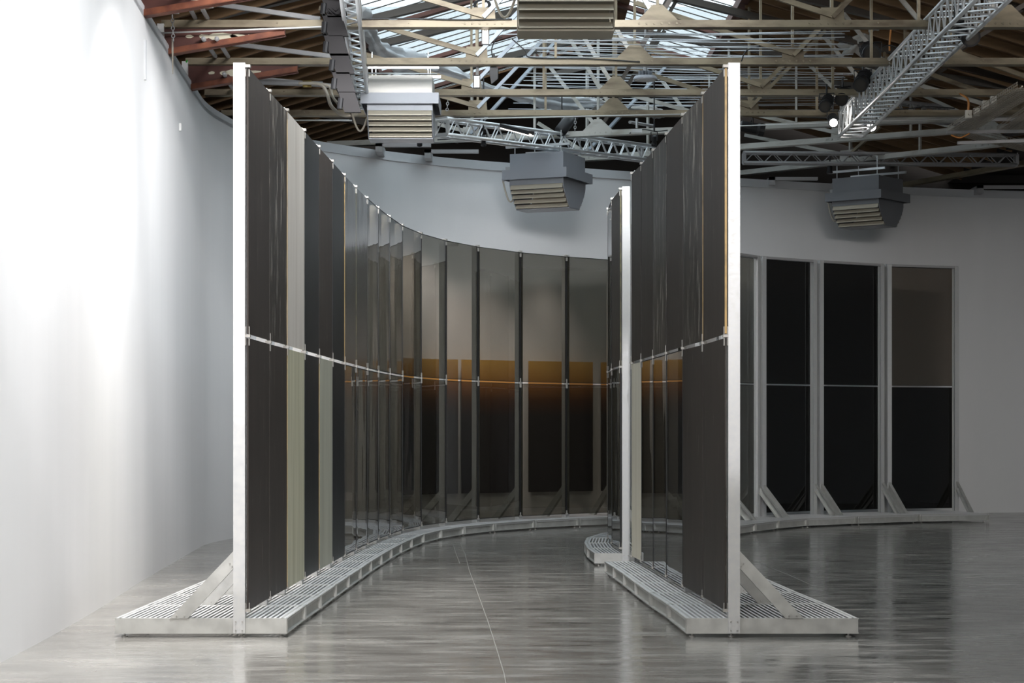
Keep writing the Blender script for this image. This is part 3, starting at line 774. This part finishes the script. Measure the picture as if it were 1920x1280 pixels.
lattice(P(1395,296,.0085), P(1905,300,.0085), .16, 'dark lattice truss lying low behind the heater at right', 'pipe')
lattice(P(1615,200,.0076), P(1840,222,.0082), .22, 'short lattice truss between the lit spotlight and the mesh trays', 'pipe')

# dark ribbed strip: chain of seven ribbed pads
root = thing('ribbed_strip', 'dark ribbed strip of overlapping pads hanging down beside the lattice truss', 'cable guard', tuple(P(640,10,.0056)))
cent = [(626,-22),(627,12),(628,47),(630,84),(641,118),(644,153),(655,190)]
zz = .0056
for k, (px, py) in enumerate(cent):
    n1 = 44; m = MB(); vs = []; fs = []
    wpx, hpx = 40-1.5*k, 38
    for j in range(n1+1):
        for i in range(n1+1):
            u = i/n1*2-1; v = j/n1*2-1
            rib = math.sin(((v*.9+.9*abs(u)**1.3)*7.5 if abs(u) < .75 else (v*.4+abs(u)*2)*7)*math.pi/1.6)
            sk = 6*v
            p = P(px+u*wpx/2+sk-3*u*v, py+v*hpx/2+3*u, zz+.00003*k); p.y += -.030*rib-.05*(v)-.03
            if v > .93: p.y -= .02
            vs.append(p)
    for j in range(n1):
        for i in range(n1):
            a = j*(n1+1)+i; fs.append((a, a+n1+1, a+n1+2, a+1))
    m.add(vs, fs)
    m.build('ribbed_pad', M['rib'], root, smooth=True); m = MB()
    # a solid back to give the pad its thickness
    c = P(px, py, zz); 
    back = [P(px-wpx/2-6, py-hpx/2, zz), P(px+wpx/2-6, py-hpx/2, zz), P(px+wpx/2+6, py+hpx/2, zz), P(px-wpx/2+6, py+hpx/2, zz)]
    for b_ in back: b_.y += .07
    m.plate(back, (0,1,0), .06)
    m.build('pad_backing', M['rib'], root)
    m = MB(); bk = P(px-wpx/2-1, py+4, zz); bk.y += .03
    m.tube([bk-Vector((.012,0,.05)), bk+Vector((.0,0,.06))], .03, 8); m.build('hinge', M['blackmetal'], root)

def tubething(name, pts, r, mt, label, cat, group=None, n=8):
    m = MB(); m.tube(pts, r, n); o = m.build(name, M[mt], smooth=True, origin=pts[0]); return tag(o, label, cat, group)
def arc(pts, n=8):
    out = []
    for i in range(len(pts)-1):
        p0 = pts[max(i-1,0)]; p1 = pts[i]; p2 = pts[i+1]; p3 = pts[min(i+2,len(pts)-1)]
        for k in range(n):
            t = k/n; out.append(.5*((2*p1)+(p2-p0)*t+(2*p0-5*p1+4*p2-p3)*t*t+(3*p1-p0-3*p2+p3)*t**3))
    out.append(pts[-1]); return out
# pale hoses to the square heater
tubething('hose', arc([P(560,156,.0067),P(600,158,.0067),P(613,176,.0067),P(622,200,.0067),P(645,216,.0066),P(672,214,.0066)]), .022, 'tray', 'pale flexible hose drooping to the square heater, left one of the pair', 'hose', 'hoses of the square heater')
tubething('hose', arc([P(592,156,.0067),P(617,162,.0067),P(624,182,.0067),P(640,200,.0066),P(660,212,.0066)]), .018, 'tray', 'pale flexible hose drooping to the square heater, inner one of the pair', 'hose', 'hoses of the square heater')
tubething('pipe', [P(470,153,.0068),P(605,158,.0068)], .035, 'pipe', 'grey pipe ending in brass fitting left of the ribbed strip', 'pipe')
tubething('pipe_fitting', [P(568,157,.0068),P(584,157,.0068)], .045, 'brass', 'brass pipe coupling at the hose end', 'fitting')
# grey conduits over the left wall, running back in pairs
for k, (a, c, lab) in enumerate((((345,0),(366,34),'thick grey pipe in front of the top truss, left one of upper pair'),((368,0),(389,34),'thick grey pipe in front of the top truss, right one of upper pair'),
                          ((385,84),(404,106),'thick grey pipe between first and second red haunches, left of lower pair'),((410,84),(428,106),'thick grey pipe between first and second red haunches, right of lower pair'),
                          ((424,150),(435,165),'short grey pipe end behind the bright left post'))):
    z0 = .0055+.00055*(k//2); tubething('pipe', [P(a[0]-4,a[1]-12,z0-.0004), P(c[0],c[1],z0+.0002)], .024, 'pipe', lab, 'pipe', 'grey pipes above the left wall')
tubething('rail', [P(300,16,.0054),P(400,12,.0054)], .017, 'pipe', 'grey square rail above the first red haunch', 'rail')
for k, (a, c, z0, lab) in enumerate((((300,62),(610,50),.00566,'white conduit running along under the topmost truss at left'),((590,225),(655,225),.0073,'white conduit below the fourth truss left of the square heater'),
                                ((815,224),(1290,214),.0072,'white conduit along the underside of the fourth truss'),((520,225),(660,226),.0072,'thin white conduit piece near the hose ends'),
                                ((1385,236),(1800,222),.0073,'long white conduit by the lit spotlights'),((675,137),(820,139),.0064,'thin steel rod across the top of the square heater'))):
    tubething('conduit', [P(*a,z0),P(*c,z0)], .009, 'white' if k < 5 else 'alu', lab, 'conduit')
# long diagonal grey braces at left
for a, c, lab in (((380,4),(600,36),'dark grey bracing bar slanting above the topmost truss line'),((435,82),(640,108),'dark grey bracing bar slanting above the second truss line'),
                  ((490,148),(660,165),'dark grey bracing bar slanting above the third truss line')):
    z0 = .0059+.0005*(a[1]/80); m = MB(); m.beam(P(*a,z0), P(*c,z0), .05, .05); tag(m.build('bracing_bar', M['pipe'], origin=P(*a,z0)), lab, 'beam', 'bracing bars at upper left')
for a, c, lab in (((600,214),(860,262),'dark curved duct rail behind the square heater'),):
    z0 = .0082; m = MB(); m.beam(P(*a,z0), P(*c,z0), .12, .10); tag(m.build('service_rail', M['darksteel'], origin=P(*a,z0)), lab, 'rail')

# gathered fabric blinds under the skylight edge
def blind(path, r, label, mt='cloth', seed=1, amp=.25, folds=5):
    rr = random.Random(seed); pts = arc([Vector(p) for p in path], 14); m = MB(); n = 28; vs = []; fs = []
    L = len(pts); ph = [rr.random()*6 for _ in range(6)]
    for i, p in enumerate(pts):
        t = i/(L-1); d = (pts[min(i+1,L-1)]-pts[max(i-1,0)]).normalized(); s = d.cross(Vector((0,0,1))).normalized(); u = s.cross(d)
        for k in range(n):
            a = 2*math.pi*k/n
            q = r*(1+amp*math.sin(a*folds+ph[0]+5*t)+.5*amp*math.sin(t*70+3*math.sin(a+ph[1]))+.3*amp*math.sin(a*9+t*30+ph[2]))*(.75+.35*math.sin(t*9+ph[3]))
            vs.append(p+(s*math.cos(a)*1.2+u*math.sin(a)*.8)*q)
    for i in range(L-1):
        for k in range(n): fs.append((i*n+k, i*n+(k+1) % n, (i+1)*n+(k+1) % n, (i+1)*n+k))
    fs.append(tuple(range(n-1,-1,-1))); fs.append(tuple(range((L-1)*n, L*n)))
    m.add(vs, fs); o = m.build('gathered_blind', M[mt], smooth=True, origin=path[0]); return tag(o, label, 'blind', 'gathered roof blinds')
blind([P(650,20,.0066),P(690,60,.0070),P(715,95,.0073),P(770,118,.0076),P(830,128,.0078)], .16, 'gathered grey roof blind hanging in folds above the square heater')
blind([P(740,108,.0076),P(850,138,.0078),P(930,168,.0080),P(1040,190,.0082),P(1115,194,.0084)], .11, 'long white gathered blind sagging under the skylight edge at centre', seed=4, amp=.35)
blind([P(1115,194,.0084),P(1190,206,.0085),P(1250,215,.0086)], .09, 'grey end of a gathered blind behind the wide triangular gusset', 'cloth2', 6)
blind([P(1690,-10,.0070),P(1655,20,.0071),P(1630,55,.0072),P(1600,90,.0074)], .15, 'grey ruffled blind bunched at upper right left of the lattice truss', 'cloth2', 8, .4)
blind([P(1690,138,.0080),P(1750,150,.0081),P(1830,168,.0082)], .10, 'grey ruffled blind low at right behind the lattice truss', 'cloth2', 9, .4)

# thin wires strung across the right half of the roof
m = MB(); rr = random.Random(3)
for k in range(46):
    t = k/45; zz = .0058+.0028*t; py = 60+150*t**1.1+rr.uniform(-3,3); sl_ = rr.uniform(-6,14)
    a = P(1000+rr.uniform(-60,40), py-sl_*.3, zz); c = P(1590+rr.uniform(-30,10), py+sl_, zz)
    m.tube([a, (a+c)/2-Vector((0,0,.02)), c], .0055, 4)
tag(m.build('strung_wires', M['wire']), 'thin steel wires strung in close rows under the right side of the skylight', 'wires', kind='stuff')

# ------------------------------------------------------------------ lamps
def bar_lamp(c, sx, sz, label, tilt=0, mt='lampwarm'):
    root = thing('work_light', label, 'lamp', tuple(c), 'small LED panels on the trusses')
    m = MB(); m.box((c.x-sx/2-.012,c.y,c.z-sz/2-.012),(c.x+sx/2+.012,c.y+.04,c.z+sz/2+.012)); m.build('housing', M['blackmetal'], root)
    m = MB(); m.box((c.x-sx/2,c.y-.006,c.z-sz/2),(c.x+sx/2,c.y+.002,c.z+sz/2)); m.build('diffuser', M[mt], root)
    m = MB()
    for k in (-1,0,1): m.box((c.x+k*sx*.25-.004,c.y-.010,c.z-sz/2),(c.x+k*sx*.25+.004,c.y-.004,c.z+sz/2))
    m.build('divider', M['white'], root)
    m = MB(); m.beam((c.x,c.y+.03,c.z+sz/2),(c.x+.01,c.y-.03,CHZ-.03),.03,.03); m.build('stem', M['pipe'], root)
bar_lamp(P(910,69,.00572), .06, .14, 'small glowing LED panel hanging under the topmost truss line')
bar_lamp(P(894,153,.00631), .06, .13, 'small glowing LED panel under the second truss line left of centre')
c = P(970,240,.0074); root = thing('led_batten', 'slim black LED batten glowing white, slanting above the middle heater', 'lamp', tuple(c))
a, d = P(942,236,.0074), P(996,250,.0072); m = MB(); m.beam(a, d, .09, .06); m.build('housing', M['blackmetal'], root)
m = MB(); m.beam(a-Vector((0,.02,.034)), d-Vector((0,.02,.034)), .075, .012); m.beam(a-Vector((0,.052,.03)), d-Vector((0,.052,.03)), .006, .02); m.build('diffuser', M['lampwarm'], root)
# high bay lamp
c = P(1210,148,.0064); root = thing('high_bay_lamp', 'round grey high-bay lamp hanging before the strung wires', 'lamp', tuple(c))
m = MB(); prof = [(0,.03),(.14,.022),(.15,.0),(.145,-.012)]
m.tube([c+Vector((0,0,.035)),c+Vector((0,0,.03)),c+Vector((0,0,.0)),c+Vector((0,0,-.014))], [.05,.13,.148,.146], 24); m.build('shade', M['heater'], root, smooth=False)
m = MB(); m.tube([c+Vector((0,0,-.015)),c+Vector((0,0,-.018))], .125, 24); m.build('lens', M['white'], root)
m = MB()
for k in range(12):
    an = k*math.pi/6; m.obox(c+Vector((math.cos(an)*.05,math.sin(an)*.05,.06)), (math.cos(an)*.035,math.sin(an)*.035,0), (-math.sin(an)*.003,math.cos(an)*.003,0), (0,0,.035))
m.build('heat_sink', M['heater'], root)
m = MB(); m.tube([c+Vector((0,0,.09)),c+Vector((0,0,.18)),c+Vector((0,0,1.25))], [.03,.015,.008], 8); m.build('cord', M['pipe'], root)

def stage_spot(c, aim, L, r, label, lit=False, fins=True, group='stage spotlights on the right'):
    c = Vector(c); d = (Vector(aim)-c).normalized()
    if not lit and fins: L *= 1.3; r *= 1.3
    root = thing('spotlight', label, 'spotlight', tuple(c), group)
    m = MB(); m.tube([c-d*L/2, c-d*L*.45, c+d*L*.2, c+d*L*.3, c+d*L/2], [r*.6, r*.9, r*.9, r*1.1, r*1.1], 16); m.build('barrel', M['blackmetal'], root, smooth=False)
    if fins:
        m = MB()
        for k in range(7): m.tube([c-d*L*(.42-.08*k), c-d*L*(.40-.08*k)], r*1.12, 14)
        m.build('cooling_fins', M['blackmetal'], root)
    m = MB(); m.tube([c+d*(L/2+.002), c+d*(L/2+.006)], r*.85, 16); m.build('lens', M['spotface' if lit else 'lens_off'], root)
    s = d.cross(Vector((0,0,1))).normalized(); m = MB()
    m.tube([c-s*r*1.2, c-s*r*1.3+Vector((0,0,.12)), c+s*r*1.3+Vector((0,0,.12)), c+s*r*1.2], .009, 6); m.tube([c+Vector((0,0,.12)), c+Vector((0,0,.24))], .012, 6)
    m.build('yoke', M['blackmetal'], root)
    return root
s1 = P(1562,225,.0072); stage_spot(s1, s1+Vector((-.10,-.9,-.42)), .26, .062, 'lit spotlight pointing at the camera, left of the two glaring ones', True)
s2 = P(1632,234,.0072); stage_spot(s2, s2+Vector((-.02,-.95,-.38)), .22, .068, 'lit spotlight pointing at the camera, right of the two glaring ones', True)
tgt = s1+Vector((-.10,-.9,-.42))*5
for s in (s1, s2): spot('spotlight_beam', tuple(s+Vector((-.03,-.30,-.12))), tuple(s+Vector((-.5,-6,-4.5))), 130, 70, .8, (1,.96,.9), .05)
spot('truss_light', tuple(P(1600,215,.0070)), tuple(P(1600,100,.0085)), 14, 120, 1, (1,.95,.88), .15)
stage_spot(P(1550,193,.0068), P(1535,225,.0066), .30, .055, 'unlit finned black spotlight tilted down left, leftmost of the group')
stage_spot(P(1580,180,.0069), P(1568,210,.0067), .30, .060, 'unlit finned black spotlight next to the leftmost one')
stage_spot(P(1618,150,.0066), P(1600,185,.0064), .36, .065, 'long unlit black spotlight hanging in the middle of the group')
stage_spot(P(1657,142,.0067), P(1668,160,.0065), .24, .075, 'short black spotlight beside the lattice truss, slightly right of the group', fins=False)
stage_spot(P(1632,98,.0064), P(1645,118,.0062), .26, .080, 'black spotlight body above the second truss line')
stage_spot(P(1812,60,.0056), P(1845,100,.0054), .36, .070, 'black spotlight at far upper right hanging off the lattice truss')
stage_spot(P(1800,35,.0056), P(1790,60,.0056), .20, .060, 'small black spotlight just above the far upper right one', fins=False)
stage_spot(P(1410,240,.0074), P(1440,246,.0074), .34, .085, 'dark cylindrical projector behind the near right post', fins=False)
stage_spot(P(1556,318,.0086), P(1556,330,.0086), .12, .05, 'little dark downlight left of the dark heater', fins=False)
for x, y, w_ in ((-1.3,28.5,'leftmost'),(-.4,28.5,'second from left'),(.75,30.46,'third from left'),(2.0,28.5,'rightmost')):
    c = Vector((x, y, 5.50)); stage_spot(c, (x, y+1.2 if y > 29 else y+1.7, 1.5 if y > 29 else 3.2), .16, .035, 'little black spotlight over the back wall canvases, %s of four' % w_, fins=False, group='little spotlights over the canvases')
    m = MB(); m.tube([c+Vector((0,0,.2)), c+Vector((0,0,1.0))], .010, 6); m.build('stem', M['blackmetal'], bpy.data.objects[[o.name for o in C.objects if o.name.startswith('spotlight') and o.type == 'EMPTY'][-1]])
# barn-door flag lamp
c = P(927,138,.0063); root = thing('flag_lamp', 'black barn-door lamp hanging under the second truss line', 'lamp', tuple(c))
m = MB(); pts = [P(921,118,.0063),P(927,116,.0063),P(934,131,.0063),P(934,148,.0063),P(922,158,.0063),P(918,136,.0063)]; m.plate(pts, (0.3,1,0), .03); m.build('flag', M['blackmetal'], root)
m = MB(); m.tube([P(926,118,.0063),P(926,100,.0063)], .012, 6); m.build('stem', M['blackmetal'], root)
# clamp-mounted camera arm over the truss, grey
c = P(1185,229,.0076); root = thing('pipe_clamp', 'grey tube end with clamp on the slanting truss, right of the middle heater', 'clamp', tuple(c))
m = MB(); m.tube([P(1181,229,.0075),P(1225,236,.0080)], .022, 10); m.build('tube', M['pipe'], root)
m = MB(); m.tube([P(1194,222,.0075),P(1194,240,.0075)], .018, 8); m.box((c.x-.01,c.y-.03,c.z-.15),(c.x+.14,c.y+.04,c.z-.10)); m.build('clamp_body', M['alu'], root)
# black duct hanging behind
tubething('black_tube', [P(1050,247,.0078),P(1075,215,.0079)], .09, 'blackmetal', 'fat black tube hanging by chain above the middle heater', 'tube')
def chain(a, c, label, mt='pipe', r=.006, lk=.035):
    a = Vector(a); c = Vector(c); L = (c-a).length; n = max(2, int(L/lk)); d = (c-a)/n; m = MB()
    for k in range(n):
        p = a+d*(k+.5); s = Vector((1,0,0)) if k % 2 else Vector((0,1,0)); ring = []
        for q in range(9):
            an = q*math.pi/4; ring.append(p+s*math.cos(an)*.016+d.normalized()*math.sin(an)*(lk*.62))
        m.tube(ring, r, 5, cap=False)
    return tag(m.build('chain', M[mt], origin=a), label, 'chain', 'hanging chains')
chain(P(840,186,.0073), P(838,208,.0073), 'short chain hanging right of the square heater')
chain(P(1079,222,.0075), P(1078,246,.0075), 'hanging chain beside the fat black tube')
chain(P(323,28,.0055), P(325,78,.0055), 'chain hoist chain hanging over the left wall')
tubething('hook_rod', [P(323,72,.0055),P(323.5,90,.0055),P(324,139,.0055)], [.008,.012,.004], 'tray', 'thin pointed rod hanging from the chain over the left wall', 'rod')
c = P(328,20,.0056); m = MB(); m.box((c.x-.035,c.y-.03,c.z-.03),(c.x+.04,c.y+.03,c.z+.035)); m.tube([c+Vector((.0,0,.03)),c+Vector((.0,.05,.34))],.012,6); tag(m.build('chain_hoist', M['white'], origin=c), 'small white chain hoist above the left wall', 'hoist')
for px, py, z0, lab in ((350,115,.0060,'green tape on the second truss end'),(430,151,.0064,'green tape on the second red haunch')):
    c = P(px, py, z0); m = MB(); m.tube([c-Vector((.006,0,.012)), c+Vector((.006,0,.014))], .010, 8); tag(m.build('green_tape', M['green'], origin=c), lab, 'tape')
# black cables draped along trusses
for k, (pts, lab) in enumerate(((((668,36),(760,35),(860,37),(960,36)),'black cable lying along the topmost truss, left of centre'),
                    (((960,73),(985,95),(998,108),(1100,110),(1200,116)),'black cable drooping onto the second truss at centre'),
                    (((924,110),(922,92),(930,74),(942,70)),'black cable looping up from the barn-door lamp'),
                    (((1390,115),(1400,95),(1430,85),(1447,74)),'black cable rising right of the tall near right post'),
                    (((1640,206),(1700,204),(1740,200),(1790,203)),'black cable sagging along the fourth truss at right'),
                    (((1645,92),(1670,85),(1690,95),(1705,108)),'black cable looping behind the spotlight group'),
                    (((1788,40),(1790,10),(1785,-10)),'black cable dropping to the far upper right spotlight'),
                    (((1180,250),(1205,243),(1230,246),(1252,244)),'black cable by the pipe clamp on the slanting truss'),
                    (((820,262),(900,257),(960,250),(1060,252),(1180,249)),'black cable tied along the slanting truss above middle heater'))):
    z0 = (.00568,.00626,.00630,.00627,.0072,.0064,.0055,.0077,.0079)[k]
    tubething('cable', arc([P(x,y,z0) for x,y in pts]), .008, 'cable', lab, 'cable', 'black cables on the trusses', 6)
m = MB()
for q in range(3):
    ring = [P(902+14*math.cos(a*math.pi/8)+q*2, 9+9*math.sin(a*math.pi/8), .0058) for a in range(17)]; m.tube(ring, .008, 6, cap=False)
tag(m.build('cable_coil', M['cable'], origin=P(902,9,.0058)), 'coiled black cable above the topmost truss by the heater', 'cable')
tubething('orange_cable', arc([P(1671,50,.0068),P(1668,80,.0068),P(1668,95,.0068)]), .012, 'orange', 'orange cable dropping behind the upper right lattice truss', 'cable')
tubething('orange_cable', arc([P(1670,157,.0071),P(1674,166,.0071),P(1684,168,.0071)]), .012, 'orange', 'short orange bend under the third truss at right', 'cable')
tubething('orange_cable', arc([P(1800,176,.00685),P(1813,184,.0068),P(1816,195,.0068),P(1815,212,.0068)]), .014, 'orange', 'orange cable bending down to the mesh tray', 'cable')
tubething('orange_cable', arc([P(1783,253,.0070),P(1800,258,.0070),P(1818,250,.0070)]), .010, 'orange', 'orange cable loop under the mesh tray', 'cable')

# wire mesh cable trays at right
def tray(A, B, w, label, h=.07):
    A = Vector(A); B = Vector(B); D = (B-A); L = D.length; D.normalize(); s = Vector((D.y,-D.x,0)).normalized(); u = Vector((0,0,1))
    root = thing('cable_tray', label, 'cable tray', tuple(A), 'wire mesh cable trays')
    m = MB(); n = 8
    for k in range(n+1):
        o = s*(-w/2+w*k/n); m.tube([A+o, B+o], .0045, 4)
    for sg in (-1,1):
        for z in (h/2, h): m.tube([A+s*sg*w/2+u*z, B+s*sg*w/2+u*z], .0045, 4)
    m.build('long_wires', M['tray'], root, kind='stuff')
    m = MB(); k = 0.
    while k < L:
        p = A+D*k; m.tube([p-s*w/2+u*h, p-s*w/2, p+s*w/2, p+s*w/2+u*h], .0045, 4); k += .09
    m.build('cross_wires', M['tray'], root, kind='stuff')
    m = MB(); rr = random.Random(int(L*100))
    for q in range(3):
        o = s*rr.uniform(-w*.4, w*.4); m.tube([A+o+u*.02, A+D*L*.3+o*.6+u*.025, A+D*L*.7-o*.4+u*.02, B+o+u*.02], .011, 5)
    m.build('cables', M['tray'], root)
    return root
tray(P(1800,246,.0072), P(1935,165,.0062), .34, 'wire mesh cable tray rising to the right edge, with plastic boxes on its rim')
tray(P(1890,246,.0073), P(1960,200,.0066), .30, 'shorter wire mesh tray at the right edge beside the longer one')
tray(P(1800,250,.0073), P(1935,282,.0077), .26, 'lowest wire mesh tray dipping toward the right edge')
for k, (px, py, lab) in enumerate(((1817,214,'cream plastic box lowest on the mesh tray rim'),(1832,210,'cream plastic box second from the low end of tray'),(1849,196,'cream plastic box third up the tray rim'),(1864,188,'cream plastic box highest on the mesh tray rim'))):
    c = P(px, py, .0068); m = MB(); m.box((c.x-.045,c.y-.03,c.z-.05),(c.x+.03,c.y+.03,c.z+.05)); m.tube([c+Vector((0,-.03,0)),c+Vector((0,-.045,0))],.02,8); tag(m.build('junction_box', M['plastic'], origin=c), lab, 'box', 'cream junction boxes on the cable tray')
for a, c, lab in (((1775,248),(1920,246),'strut channel under the upper mesh trays'),((1795,268),(1920,264),'strut channel under the lowest mesh tray'),((1815,224),(1925,224),'strut channel crossing behind the mesh trays')):
    z0 = .0071; m = MB(); m.beam(P(*a,z0), P(*c,z0), .04, .04); tag(m.build('strut_channel', M['pipe'], origin=P(*a,z0)), lab, 'rail', 'struts under the cable trays')
